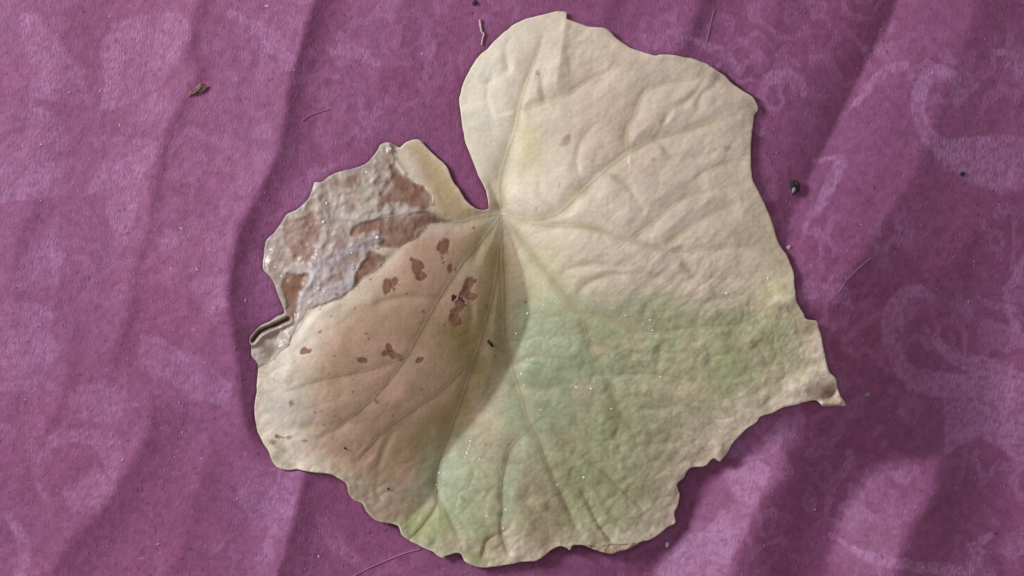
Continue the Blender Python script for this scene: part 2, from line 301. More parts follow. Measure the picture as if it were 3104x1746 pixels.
# leaf
mask = softpoly(gx, gy, OUTLINE[::2], 10)
Tl = 0.04*fbm(gx, gy, 170, 4, 21)
Tl += .20*blob(gx, gy, 1470, 300, 170, 330, -8) + .12*blob(gx, gy, 1640, 520, 200, 260)
Tl += -.10*blob(gx, gy, 2200, 450, 220, 360) - .16*strip(gx, gy, [(1850,110),(1990,200),(2150,230),(2260,330),(2265,480)], 50, 50)
Tl += .08*blob(gx, gy, 1680, 800, 160, 150) + .12*blob(gx, gy, 2360, 880, 60, 50)
d, s, t = pldist(gx, gy, smooth_line([(1478,520),(1510,620),(1552,720),(1584,810),(1602,900),(1600,980),(1555,1090),(1490,1210),(1400,1320),(1338,1400),(1312,1500),(1230,1580)]), 900)
e = sst(s*d/16 + .5)                                    # 1 = left of the valley line
f = sst(t/.08 + .1)
Tl += f*(-.31*np.exp(-(d/240)**2)*e + .34*np.exp(-(d/150)**2)*(1-e)*sst(1.15-t*.7))
Tl += -.23*softpoly(gx, gy, [(1300,720),(1500,760),(1580,900),(1500,1100),(1370,1320),(1180,1440),(1040,1380),(960,1260),(960,1120),(1040,1010),(1180,900)], 90)*sst((1000-0)/1000)
Tl += .30*strip(gx, gy, [(960,920),(900,985),(860,1070),(840,1180),(835,1290),(860,1380)], 90, 62)
Tl += .20*strip(gx, gy, [(850,640),(830,720),(850,800),(1000,830)], 60, 70) - .12*blob(gx, gy, 1230, 680, 130, 70, -20) - .14*blob(gx, gy, 1300, 520, 60, 110, -30)
Tl += .05*blob(gx, gy, 1450, 1500, 160, 160) - .10*blob(gx, gy, 1640, 1560, 80, 120) - .08*blob(gx, gy, 2000, 1480, 120, 160)
# crease of the upper lobe
d, s, t = pldist(gx, gy, smooth_line([(1716,25),(1712,90),(1700,160),(1690,230)]), 200)
Tl += sst(s*d/8+.5)*.18*np.exp(-(d/45)**2) - (1-sst(s*d/8+.5))*.20*np.exp(-(d/50)**2)
T = cloth_T*(1-mask) + Tl*mask
# least-squares height whose slope along the light has those values
pad = 64; Tp = np.pad(T, pad, mode='reflect')
ky = 2*np.pi*np.fft.fftfreq(Tp.shape[0], G)[:,None]; kx = 2*np.pi*np.fft.fftfreq(Tp.shape[1], G)[None,:]
dirx, diry = -LAZ[0], LAZ[1]                            # picture direction away from the window (y down)
D1 = 1j*(kx*dirx + ky*diry)
Hh = np.conj(D1)*np.fft.fft2(Tp) / (np.abs(D1)**2 + 0.02*(kx**2+ky**2) + (1/1100.)**2)
h = np.real(np.fft.ifft2(Hh))[pad:-pad, pad:-pad]*S     # metres; rises away from the window where T > 0
h -= h.min(); print("relief mm", h.max()*1000)
h = h - np.median(h)
GAP = np.full(gx.shape, 0.28e-3)                          # how far the leaf stands off the cloth
GAP += 1.6e-3*sst((gx-1300)/900)*sst((gy-900)/600) + .6e-3*sst((gx-1700)/600) + .9e-3*sst((gy-1500)/150) + 1.0e-3*blob(gx, gy, 1000, 1480, 120, 60)
GAP += 1.0e-3*strip(gx, gy, [(1482,640),(1440,480),(1400,320)], 60, 60)
zc = h - 0.30e-3*mask
zc += 0.05e-3*fbm(gx*1.0+gy*.45, gy*.3, 60, 3, 9)*(1-mask) + 0.05e-3*fbm(gx, gy, 22, 3, 31)*(1-mask)
zl_base = h + GAP

# ------------------------------------------------------------------ the cloth and its woven damask figure
PAT_LINES = [ # (points, width start, middle, end) strokes of the scrollwork
 ([(2826,905),(2800,885),(2760,880),(2725,910),(2708,960),(2706,1030),(2725,1100),(2775,1150),(2850,1165),(2930,1160),(3010,1140),(3104,1190),(3200,1230)], 26,52,60),
 ([(2804,985),(2830,1030),(2890,1080),(2960,1105),(3040,1130)], 8,34,60),
 ([(2910,1300),(2880,1250),(2900,1220),(2960,1190),(3060,1180)], 12,50,70),
 ([(2915,300),(2910,260),(2870,215),(2820,220),(2790,270),(2785,340),(2820,420),(2900,450),(3000,440),(3104,450),(3200,480)], 20,36,60),
 ([(2900,260),(2905,310),(2890,300)], 14,16,10),
 ([(2740,196),(2690,215),(2645,245),(2615,285),(2580,325),(2545,355)], 22,22,10),
 ([(2437,290),(2430,245),(2395,222),(2355,228),(2320,255),(2300,320),(2305,400)], 16,26,16),
 ([(2470,487),(2545,480),(2520,550),(2480,630),(2440,690)], 14,32,10),
 ([(2560,980),(2570,920),(2520,880),(2440,880),(2420,900)], 10,40,30),
 ([(2070,110),(2130,130),(2200,165),(2240,220)], 10,26,14),
 ([(1950,110),(1985,130),(2015,100)], 26,30,26),
 ([(3000,150),(3060,170),(3104,230),(3180,260)], 10,44,50),
 ([(3000,1620),(2960,1660),(2950,1740)], 10,40,30),
 ([(3104,780),(3060,900),(3080,1000)], 12,34,20),
 ([(2520,1620),(2640,1690),(2800,1720),(3000,1740)], 16,30,30),
 ([(700,40),(790,100),(860,170),(900,240)], 20,50,20),
 ([(140,1520),(110,1440),(150,1350),(230,1320),(320,1340),(340,1420),(310,1500),(230,1530),(205,1490)], 14,50,30),
 ([(20,1560),(70,1640),(60,1746)], 20,34,30),
 ([(706,1388),(722,1470),(760,1560),(800,1600)], 8,14,10),
 ([(840,1290),(830,1400),(870,1500),(830,1600),(800,1700)], 10,60,30),
 ([(960,1560),(1010,1640),(1100,1720)], 16,36,20),
 ([(1180,300),(1120,360),(1090,440)], 16,44,24),
 ([(1000,80),(1060,150),(1150,190)], 14,34,18),
 ([(1280,60),(1300,140),(1290,240)], 12,30,12),
]
pat = np.zeros(gx.shape)
wob = 9*fbm(gx, gy, 26, 4, 77)
for pts, a, b_, c in PAT_LINES:
    d, s, t = pldist(gx, gy, smooth_line(pts), 120)
    w = np.where(t < .5, a + (b_-a)*sst(t*2), b_ + (c-b_)*sst(t*2-1))*0.62 + 9*np.sin(t*22+len(pts))*(t>.3)*(b_>38)
    pat = np.maximum(pat, sst((w - d + wob)/10 + .5))
for poly in ([(2190,1424),(2303,1390),(2334,1436),(2284,1560),(2247,1650),(2180,1760),(1980,1760),(2060,1620),(2140,1600),(2230,1510)],
             [(280,1420),(350,1460),(300,1560),(190,1530)],
             [(48,36),(108,48),(139,96),(199,145),(247,199),(253,265),(277,325),(241,313),(199,301),(150,289),(96,289),(90,211),(66,150)],
             [(90,301),(187,361),(211,422),(193,518),(199,590),(120,602),(-40,614),(-40,530),(66,458)],
             [(307,145),(337,78),(422,36),(530,36),(578,90),(542,181),(482,253),(422,289),(373,325),(301,349),(307,241)],
             [(385,361),(446,289),(512,265),(500,319),(434,380)], [(446,410),(494,434),(446,500),(422,542),(410,632),(385,741),(343,711),(319,650),(325,578),(241,596),(283,530),(373,434)],
             [(482,711),(554,705),(566,771),(494,777)], [(181,650),(187,873),(36,873),(60,783),(120,711)], [(976,145),(1145,150),(1024,199)], [(940,518),(1024,494),(940,578)],
             [(420,1010),(560,1060),(700,1160),(690,1250),(560,1180),(430,1120)], [(20,900),(140,930),(180,1080),(90,1200),(-40,1180)], [(590,860),(680,830),(690,930),(620,960)],
             [(190,1180),(320,1150),(420,1230),(330,1290),(230,1270)],
             [(2870,1210),(3104,1180),(3250,1300),(3100,1400),(2960,1330),(2860,1380)], [(2830,430),(3104,470),(3200,600),(2960,560),(2860,510)],
             [(2260,1235),(2420,1225),(2450,1300),(2380,1370),(2240,1400),(2200,1390)],
             [(715,1385),(900,1430),(895,1500),(820,1570),(745,1540)]):
    pat = np.maximum(pat, softpoly(gx, gy, poly, 9, 20, 13))
lf = fbm(gx*.9+gy*.35, gy*.7-gx*.3, 120, 3, 301); pat = np.maximum(pat, .5*sst((np.abs(np.sin(lf*7))-.72)/.12)*sst((fbm(gx, gy, 260, 2, 303)+.25)*3))
pat = np.clip(pat*(0.72 + 0.5*fbm(gx, gy, 60, 3, 44)) * (0.66+.5*sst((gx-1500)/900)) * (.45+.8*sst((vn(gx, gy, 13, 201)+vn(gx, gy, 9, 202)-.6)/.7)), 0, 1)
veil = fbm(gx, gy, 30, 4, 90)
base = lin((143, 80, 118)); figc = lin((173, 119, 160))
cc = base[None,None]*(1 + (0.12*veil + .22*fbm(gx, gy, 13, 2, 203))[...,None]) * (1 - pat[...,None]*.85) + figc[None,None]*pat[...,None]*.85*(1 + .05*veil[...,None])
# reddish and bluish drift of the dye
dr = fbm(gx, gy, 300, 3, 61)[...,None]; cc = cc*(1 + dr*np.array([.05, -.03, -.06]))
# the cloth goes on well past the picture on all sides
NP = 14; st_ = np.cumsum(30*1.35**np.arange(NP)); lo_, hi_ = -st_[::-1], st_
gxp = np.pad(gx, NP, mode='edge'); gyp = np.pad(gy, NP, mode='edge'); gxp[:, :NP] += lo_; gxp[:, -NP:] += hi_; gyp[:NP] += lo_[:,None]; gyp[-NP:] += hi_[:,None]
zcp = np.pad(zc, NP, mode='edge'); patp = np.pad(pat, NP, mode='edge'); cc = np.pad(cc, ((NP, NP), (NP, NP), (0, 0)), mode='edge')
out_ = sst(np.maximum(np.maximum(X0-gxp, gxp-(X0+G*(NX-1))), np.maximum(Y0-gyp, gyp-(Y0+G*(NY-1))))/150)[...,None]
cc = cc*(1-out_) + base*(1+.06*fbm(gxp, gyp, 300, 2, 5)[...,None])*out_; patp = patp*(1-out_[...,0])
px, py, pz = P(gxp, gyp, zcp)
idx = np.arange(zcp.size).reshape(zcp.shape)
F = np.stack([idx[1:,:-1], idx[1:,1:], idx[:-1,1:], idx[:-1,:-1]], -1).reshape(-1, 4)
cloth = mesh_np("cloth", np.stack([px, py, pz], -1).reshape(-1, 3), F, M_cloth,
   attrs={"col": ('FLOAT_COLOR', cc.reshape(-1, 3)), "pattern": ('FLOAT', patp.ravel())})
tag(cloth, "rumpled mauve pink damask cloth with a woven scroll pattern under the leaf", kind="structure")

# ------------------------------------------------------------------ the leaf blade
LG = 3.0; lx0, ly0 = 740.0, 20.0; nx = int((2585-lx0)/LG)+1; ny = int((1735-ly0)/LG)+1
X, Y = np.meshgrid(lx0 + LG*np.arange(nx), ly0 + LG*np.arange(ny))
HOLES = [[(1369,897),(1377,893),(1386,898),(1383,907),(1376,913),(1370,914)], [(1391,899),(1399,903),(1412,915),(1408,919),(1394,909),(1388,904)], [(1214,648),(1214,648.1),(1214.1,648)]]
ctr_x = X[:-1,:-1] + LG/2; ctr_y = Y[:-1,:-1] + LG/2
keep = inside(ctr_x, ctr_y, OUTLINE)
for hpoly in HOLES: keep &= ~inside(ctr_x, ctr_y, hpoly)
li = np.arange(nx*ny).reshape(ny, nx)
quads = np.stack([li[1:,:-1], li[1:,1:], li[:-1,1:], li[:-1,:-1]], -1)
used = np.zeros(nx*ny, int); np.add.at(used, quads[keep].ravel(), 1)
bnd = (used > 0) & (used < 4)                            # rim vertices are moved onto the traced outline
xf = X.ravel().copy(); yf = Y.ravel().copy(); bi = np.where(bnd)[0]
def closest(xx, yy, poly):
    p = np.vstack([poly, poly[:1]]); B = np.full(xx.shape, 1e9); cx_ = xx.copy(); cy_ = yy.copy()
    for k in range(len(p)-1):
        a = p[k]; dd = p[k+1]-a; L2 = dd@dd + 1e-12; t = np.clip(((xx-a[0])*dd[0]+(yy-a[1])*dd[1])/L2, 0, 1)
        qx = a[0]+t*dd[0]; qy = a[1]+t*dd[1]; r = np.hypot(xx-qx, yy-qy); m = r < B; B[m] = r[m]; cx_[m] = qx[m]; cy_[m] = qy[m]
    return cx_, cy_, B
bx_, by_, bd_ = closest(xf[bi], yf[bi], OUTLINE); ok = bd_ < 4.5
xf[bi[ok]] = bx_[ok]; yf[bi[ok]] = by_[ok]
X = xf.reshape(ny, nx); Y = yf.reshape(ny, nx)
edge = np.full(X.shape, 1e3)
d, s, t = pldist(X, Y, np.vstack([OUTLINE[::2], OUTLINE[:1]]), 1e5); edge = d

with_m = softpoly(X, Y, WITH, 7, 9, 15)
shade_side = lambda: 0
# --- relief details (millimetres)
z = bil(zl_base, X, Y)*1000
smoothleft = blob(X, Y, 1230, 1120, 330, 420, 20)
calm = 1 - .65*np.clip(smoothleft*1.4, 0, 1)
vein_w = np.zeros(X.shape); groove = np.zeros(X.shape); dv = np.full(X.shape, 90.)
for pts, w0, w1 in VEINS:
    d, s, t = pldist(X, Y, smooth_line(pts), 90); w = w0 + (w1-w0)*t; tip = sst((1-t)*6+.2)
    groove = np.maximum(groove, sst(t*7+(pts[0] == (1521,648)))*.36*np.exp(-(d/(w*2.2))**2)*(w/10)*tip*(.35+.65*sst(np.hypot(X-1521, Y-648)/220)))
    z += .10*calm*np.tanh(s*d/(w*1.2))*np.exp(-(d/(w*6))**2)*tip*sst(np.hypot(X-1521, Y-648)/150)*(1+1.5*sst((Y-1250)/150)*sst(t*4))
    dv = np.minimum(dv, d + 40*(1-tip)); vein_w = np.maximum(vein_w, np.exp(-(d/(w*1.8))**2)*(.55+.045*w)*tip*(.8+.5*fbm(X, Y, 60, 2, 211)))
for pts in FINE:
    d, s, t = pldist(X, Y, smooth_line(pts), 60); kk = np.clip(.55+fbm(X, Y, 70, 2, 97), .1, 1); z -= 0.20*kk*np.exp(-(d/12)**2)*sst((1-t)*2)*(1-.7*with_m); dv = np.minimum(dv, d+14+30*(1-kk))
    vein_w = np.maximum(vein_w, .75*kk*np.exp(-(d/12)**2)*sst((1-t)*3))
z -= groove*(1-.6*with_m)*calm
z += .42*sst(dv/62)*(1-with_m)*calm
ua = X*.80-Y*.60; va = X*.60+Y*.80; z += .30*fbm(ua/2.6, va, 26, 3, 120)*blob(X, Y, 2080, 850, 300, 150)
z += .12*fbm(ua/2.2, va, 24, 3, 121)*sst((X-1500)/300)*(1-with_m)
low = sst((Y + 0.12*(X-1500) - 820)/260)                 # the lower half is more puckered
wx = X + 14*fbm(X, Y, 70, 3, 1); wy = Y + 14*fbm(X, Y, 70, 3, 2)
def pucker(s, sd, ang=35, st=1.7):
    a = math.radians(ang); u = (wx*math.cos(a)+wy*math.sin(a)); v = (-wx*math.sin(a)+wy*math.cos(a))*1.0
    f1, f2 = worley(u, v*st, s, sd); return sst((f2-f1)*1.5), f1
p1, q1 = pucker(62, 3, -38, 1.5); p2, q2 = pucker(27, 9, -50, 1.5)
fade1 = sst(.5+1.2*fbm(X, Y, 150, 2, 95)); fade2 = sst(.4+1.6*fbm(X, Y, 110, 2, 96))
amp = (0.35 + 0.65*low)*(1 - 0.75*np.clip(smoothleft*1.25, 0, 1))*(1-with_m)
z += amp*(0.15*p1*fade1 + 0.035*p2*fade2 + 0.26*fbm(wx, wy, 70, 4, 6)*sst(dv/40))
z += 0.10*(1-with_m)*fbm(X, Y, 90, 3, 8)
rightmargin = blob(X, Y, 2380, 1050, 170, 260)*(1-with_m)
z += rightmargin*(0.45*fbm(X, Y, 60, 4, 12) + 0.05*p2)
# withered patch: crumpled, puckered skin
cr = 1-np.abs(fbm(X, Y, 85, 4, 33)); cr2 = 1-np.abs(fbm(X, Y, 36, 3, 35)); c1, c2 = worley(wx, wy, 34, 41)
flatb = np.zeros(X.shape)
DK = [[(1190,490),(1205,500),(1230,540),(1300,572),(1310,610),(1262,628),(1200,615),(1150,600),(1160,575),(1185,530)],
      [(1170,655),(1262,642),(1290,640),(1363,667),(1268,701),(1250,740),(1212,754),(1150,745),(1160,715),(1130,705),(1068,718),(1070,690),(1130,670)],
      [(1125,765),(1172,781),(1140,815),(1073,874),(1078,830),(1110,780)],
      [(870,665),(940,655),(985,690),(978,745),(945,790),(900,785),(862,735)],
      [(855,852),(874,834),(933,828),(939,843),(915,885),(905,905),(899,961),(871,964),(868,924),(855,880)]]
for k, q in enumerate(DK): flatb = np.maximum(flatb, softpoly(X, Y, smooth_line(q+[q[0]], 4)[:-1], 7, 13, 60+k)*(1 if k != 3 else .5))
z += with_m*(0.8*cr*(1-.3*flatb) + 0.55*cr2*(1-.35*flatb) + 0.04*sst(c2-c1)*(1-.8*flatb) + .07*fbm(X, Y, 18, 3, 37) - .45 - 0.04*flatb)
# vein ridges that stay proud inside the patch
for pts, a_, w_ in (([(1340,650),(1230,650),(1110,668),(1010,655),(965,640)], .22, 13), ([(1185,520),(1192,560),(1165,600),(1140,615)], .2, 12),
                  ([(975,560),(962,620),(968,665),(985,690),(975,740),(945,800),(940,850),(912,900),(905,960)], .34, 12),
                  ([(1140,720),(1080,735),(1020,760),(960,790)], .25, 12), ([(1180,440),(1190,475),(1225,525)], .4, 9),
                  ([(1104,499),(1125,505),(1140,530),(1130,550)], .3, 9)):
    d, s, t = pldist(X, Y, smooth_line(pts), 60); z += a_*np.exp(-(d/w_)**2); flatb *= 1-.8*np.exp(-(d/w_)**2)
# folded edge at the left: a raised lip with a slit behind it, and the curled right tip
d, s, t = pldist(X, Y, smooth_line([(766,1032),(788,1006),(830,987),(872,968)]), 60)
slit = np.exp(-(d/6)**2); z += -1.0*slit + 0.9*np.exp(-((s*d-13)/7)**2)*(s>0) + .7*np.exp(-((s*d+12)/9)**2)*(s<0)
d, s, t = pldist(X, Y, smooth_line([(905,975),(885,1010),(875,1050),(880,1110),(865,1150)]), 60); z += .25*np.exp(-(d/16)**2)
d, s, t = pldist(X, Y, smooth_line([(1010,925),(960,960),(925,1000),(900,1040)]), 60); z += .3*np.exp(-(d/18)**2)
z += 2.2*blob(X, Y, 2445, 1170, 56, 34, -12, .3, 5) + .9*blob(X, Y, 2380, 915, 34, 20, -15) - 1.8*blob(X, Y, 2518, 1190, 24, 14, -35)
z += .8*np.exp(-(pldist(X, Y, [(2495,1222),(2545,1222)], 60)[0]/8)**2)
# bright points of the rim, teeth
z += .8*blob(X, Y, 2180, 1370, 16, 26) + .5*blob(X, Y, 1560, 1690, 20, 14) - .5*blob(X, Y, 2130, 1395, 30, 20)
# rim: slightly lifted and thinned
z += .05*np.exp(-(edge/14)**2) - .05*np.exp(-(edge/4)**2)
ew = fbm(X, Y, 46, 3, 91); z += .45*ew*np.exp(-(edge/45)**2)*sst((Y-1250)/200)
# knobbly dried fringe at the foot
FR = [(1760,1652),(1800,1655),(1850,1652),(1925,1648),(1960,1670),(1860,1700),(1780,1690)]
fr = softpoly(X, Y, FR, 4, 3, 5); z += fr*(.5*fbm(X, Y, 16, 3, 93)-.2)

# --- colour (what the tissue itself looks like)
def mixc(C, c, m, sRGB=True):
    return C*(1-m[...,None]) + (lin(c) if sRGB else np.array(c))*m[...,None]
C = np.broadcast_to(lin((233,216,189)), X.shape+(3,)).copy()
C = mixc(C, (236,226,198), blob(X, Y, 1470, 280, 120, 300)*.9)
C = mixc(C, (228,208,182), np.clip(blob(X, Y, 1850, 380, 130, 260, -35)*.8 + .35*fbm(X, Y, 160, 3, 14), 0, 1)*(Y < 1000))
C = mixc(C, (222,204,178), blob(X, Y, 2060, 830, 260, 110)*.8)
C = mixc(C, (206,192,158), blob(X, Y, 2330, 700, 130, 240)*.8 + 0)
C = mixc(C, (228,218,170), blob(X, Y, 1640, 860, 90, 110)*.9)
C = mixc(C, (214,202,150), blob(X, Y, 1600, 440, 50, 90)*.7)
# left lobe: tan to brown
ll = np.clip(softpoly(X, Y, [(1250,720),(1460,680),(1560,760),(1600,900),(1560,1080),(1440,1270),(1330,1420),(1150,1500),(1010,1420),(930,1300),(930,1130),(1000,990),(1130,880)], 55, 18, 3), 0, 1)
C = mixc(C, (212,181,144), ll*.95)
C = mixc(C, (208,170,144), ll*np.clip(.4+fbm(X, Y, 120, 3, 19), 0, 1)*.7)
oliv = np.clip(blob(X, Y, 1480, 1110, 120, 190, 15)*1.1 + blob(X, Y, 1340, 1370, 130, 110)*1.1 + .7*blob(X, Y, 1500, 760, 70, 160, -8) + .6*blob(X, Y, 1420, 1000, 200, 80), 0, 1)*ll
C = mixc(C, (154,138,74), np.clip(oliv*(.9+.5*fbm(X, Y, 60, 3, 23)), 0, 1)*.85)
C = mixc(C, (200,195,150), strip(X, Y, [(1520,650),(1440,760),(1390,850)], 34, 34)*.45)
C = mixc(C, (206,192,140), blob(X, Y, 1370, 590, 40, 90, -30)*.6)
C = mixc(C, (202,176,130), softpoly(X, Y, [(1230,440),(1270,425),(1360,520),(1410,610),(1480,640),(1400,670),(1330,650),(1300,560)], 20)*.8)
# greens
n = fbm(X, Y, 80, 4, 51)
gf = softpoly(X, Y, [(1590,930),(1700,960),(1850,930),(2000,900),(2180,960),(2330,930),(2420,1000),(2420,1130),(2300,1210),(2130,1280),(2060,1400),(1960,1560),(1820,1620),(1560,1640),(1250,1660),(1180,1600),(1290,1480),(1330,1380),(1440,1300),(1560,1120)], 70, 30, 8)
C = mixc(C, (183,185,142), gf*np.clip(.95+.4*n, 0, 1)*.95)
for cx_, cy_, rx, ry, an, c, k in ((1680,1040,130,190,-20,(160,170,140),1),(1650,1190,120,150,0,(152,164,140),.95),(1990,960,150,70,0,(168,174,138),.7),
     (1860,1080,170,110,20,(168,178,146),.8),(2260,1060,110,110,0,(168,172,130),.8),(2250,990,130,40,0,(166,174,136),.5),(2200,1140,60,70,0,(160,172,130),.8),
     (1800,1300,170,120,20,(160,168,130),.7),(1370,1490,85,120,-10,(166,178,150),1),(1460,1400,90,90,0,(172,176,144),.8),(1560,1450,34,160,8,(168,178,150),.9),
     (1300,1590,90,60,0,(160,170,118),.9),(1450,1600,70,80,0,(160,168,130),.9),(1830,1500,130,130,0,(160,164,124),.7),(2060,1150,120,120,0,(172,174,136),.6),
     (1720,1420,70,110,0,(164,170,134),.7),(1440,1690,60,30,0,(172,176,124),.8),(2350,900,60,60,0,(200,200,150),.8),(1330,1430,50,60,0,(170,180,150),.7)):
    C = mixc(C, np.array(c)+(8,7,-2), np.clip(blob(X, Y, cx_, cy_, rx, ry, an)*1.25*(1+.75*n), 0, 1)*k*.85)
for cx_, cy_, rx, ry, an, c, k in ((1490,1330,55,70,0,(178,160,132),.8),(1650,1590,60,110,15,(158,128,98),.85),(1500,1650,40,50,0,(155,125,90),.9),(1600,1470,34,80,10,(170,142,110),.7),
     (2010,1470,110,130,0,(165,150,120),.7),(2080,1240,130,80,20,(186,172,146),.7),(2450,990,40,24,0,(176,148,112),.9),(2340,1130,90,60,0,(180,166,136),.6),
     (1150,1560,60,30,0,(182,156,118),.8),(1200,1520,90,60,0,(158,132,96),.7),(2510,1190,30,16,-35,(120,82,52),1),(1080,1470,70,60,0,(186,172,140),.7),(1500,1170,30,60,0,(170,148,110),.5),
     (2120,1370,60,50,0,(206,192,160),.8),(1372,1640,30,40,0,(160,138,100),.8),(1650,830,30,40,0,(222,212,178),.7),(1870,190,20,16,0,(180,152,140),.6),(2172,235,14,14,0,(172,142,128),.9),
     (2285,330,26,40,-30,(176,150,132),.9),(1720,1330,60,50,0,(176,164,132),.6)):
    C = mixc(C, np.array(c)+8, np.clip(blob(X, Y, cx_, cy_, rx, ry, an)*1.2*(1+.6*n), 0, 1)*k*.65)
t1, t2 = worley(X+5*fbm(X, Y, 20, 2, 98), Y+5*fbm(X, Y, 20, 2, 99), 17, 77); net = np.exp(-((t2-t1)/.16)**2); C = C*(1 + .10*(net-.3))[...,None]
m1, m2 = worley(X+22*fbm(X, Y, 60, 3, 198), Y+22*fbm(X, Y, 60, 3, 199), 64, 177); net2 = np.exp(-((m2-m1)/.07)**2)*np.clip(.6+fbm(X, Y, 120, 2, 197), 0, 1)*(1-with_m)*(1-.7*ll); C = C*(1 - net2[...,None]*(np.array([.13, .07, .18])*(.7+.3*low[...,None]))); z -= (.05*net2 - .09*sst((m2-m1)*1.6)*(1-with_m)*(1-.8*ll))*(.5+.5*low)*np.clip(.8+fbm(X, Y, 130, 2, 196), .1, 1.2)
mott = fbm(X, Y, 38, 4, 55); C = C*(1 + (.20*mott*(.3+.7*low))[...,None]*np.array([1, .8, 1.1]))
blo = np.clip(fbm(X, Y, 64, 3, 57)*2.4-.5, 0, 1)*low*(1-ll); C = mixc(C, (206,188,150), blo*.5)
blo = np.clip(fbm(X, Y, 50, 3, 58)*2.4-.5, 0, 1)*low*(1-ll); C = mixc(C, (150,152,104), blo*.5)
C = mixc(C, (222,212,190), strip(X, Y, [(950,930),(890,1010),(850,1090),(825,1180),(815,1260)], 40, 34)*.8)
C = mixc(C, (186,178,160), blob(X, Y, 880, 1250, 90, 90)*.7)
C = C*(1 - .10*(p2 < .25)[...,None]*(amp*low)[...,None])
# withered patch
W = np.broadcast_to(lin((186,168,150)), X.shape+(3,)).copy()
W = mixc(W, (196,184,178), np.clip(blob(X, Y, 1010, 830, 110, 90, -30)*1.2, 0, 1)); W = mixc(W, (190,178,156), blob(X, Y, 1080, 600, 90, 50))
W = mixc(W, (156,122,100), np.clip(fbm(X, Y, 46, 4, 63)*2.6+.1, 0, 1)*.8); W = mixc(W, (206,192,178), np.clip(fbm(X, Y, 34, 4, 64)*2.5-.5, 0, 1)*.75)
W = mixc(W, (188,180,162), blob(X, Y, 815, 1060, 60, 45)*.9); W = mixc(W, (140,112,90), blob(X, Y, 815, 1062, 22, 24)*.9)
W = mixc(W, (154,114,92), np.clip(flatb*(.85+.5*fbm(X, Y, 26, 3, 66)), 0, 1)); W = mixc(W, (134,94,74), np.clip(flatb*fbm(X, Y, 55, 3, 67)*1.6, 0, 1)*.7)
W = mixc(W, (206,198,198), strip(X, Y, [(1140,722),(1080,750),(1020,770),(960,800),(940,850),(905,900),(900,955)], 9, 13)*.75); W = mixc(W, (200,190,176), strip(X, Y, [(1250,632),(1150,652),(1050,655),(985,650)], 10, 14)*.8); W = mixc(W, (136,98,72), softpoly(X, Y, DK[4], 6, 6, 3)*.85)
W = mixc(W, (190,182,168), np.exp(-(edge/16)**2)*.6)
C = C*(1-with_m[...,None]) + W*with_m[...,None]
# dark outline of the withered tissue and brown spots with darker rims
SP = [(1341,750,15,23,6),(1265,815,19,28,-8),(1278,835,24,12,25),(1172,868,18,19,0),(1196,858,12,20,20),(1420,866,13,24,35),(1408,888,28,14,-40),(1432,897,16,11,0),(1392,926,22,15,-40),(1378,950,14,18,0),(1380,974,18,17,0),
      (1476,930,7,9,0),(1483,942,5,6,0),(1096,1092,16,9,20),(1184,1060,10,28,-25),(1198,1078,28,9,25),(1166,1072,14,7,0),(1275,1092,14,8,-20),(924,1064,15,11,-20),(1365,812,8,16,0),(1381,818,4,8,-25),(1023,893,8,6,0),
      (1345,797,5,6,0),(1349,986,5,5,0),(972,1006,7,4,-30),(1144,1219,9,5,40),(958,1252,5,3,0),(975,1247,4,3,0),(1020,1262,8,3,0),(846,1325,13,6,10),(878,1327,10,6,20),(829,1342,9,8,0),(884,1222,9,9,0),(925,1337,8,5,0),(1437,691,5,5,0),
      (1124,846,4,4,0),(1285,946,4,6,0),(1071,1190,4,4,0),(1113,1012,6,4,0),(1626,633,5,7,0),(1617,681,4,5,0),(2316,1055,5,7,30),(2207,452,9,11,20),(2166,455,5,6,0),(1982,482,8,7,-20),(1790,365,3,4,0),(2211,719,4,5,0),(2173,870,6,3,0),
      (1931,1416,8,10,-20),(1812,1375,3,6,0),(1717,420,12,22,25),(1697,560,5,9,0),(1797,486,6,9,10),(1630,222,8,12,0),(2092,765,9,4,30),(1576,1519,3,3,0),(1432,1472,5,6,0),(1710,1590,4,6,0),(1480,1440,5,9,20),(1404,1510,6,14,-30),(1500,1590,9,12,20),(1445,1585,6,9,20)]
rs = np.random.RandomState(4)
for k in range(90):
    a = rs.rand(2); SP.append((900+1450*a[0], 850+800*a[1], 1.5+2.5*rs.rand(), 1.5+3*rs.rand(), rs.rand()*90))
for k, (cx_, cy_, rx, ry, an) in enumerate(SP):
    b = (np.abs(X-cx_) < 60) & (np.abs(Y-cy_) < 60)
    if not b.any(): continue
    m = blob(X[b], Y[b], cx_, cy_, rx, ry, an, .9, 100+k, .35); inn = blob(X[b], Y[b], cx_, cy_, rx*.72, ry*.78, an, .9, 100+k, .4)
    big = 1. if max(rx, ry) > 10 else .62
    if cx_ > 1600 or cy_ > 1400: big *= .35
    cb = C[b]; cb = mixc(cb, (132,94,68), m*big*.95); cb = mixc(cb, (160,118,92), inn*big*.8); C[b] = cb; z[b] -= .10*m*big
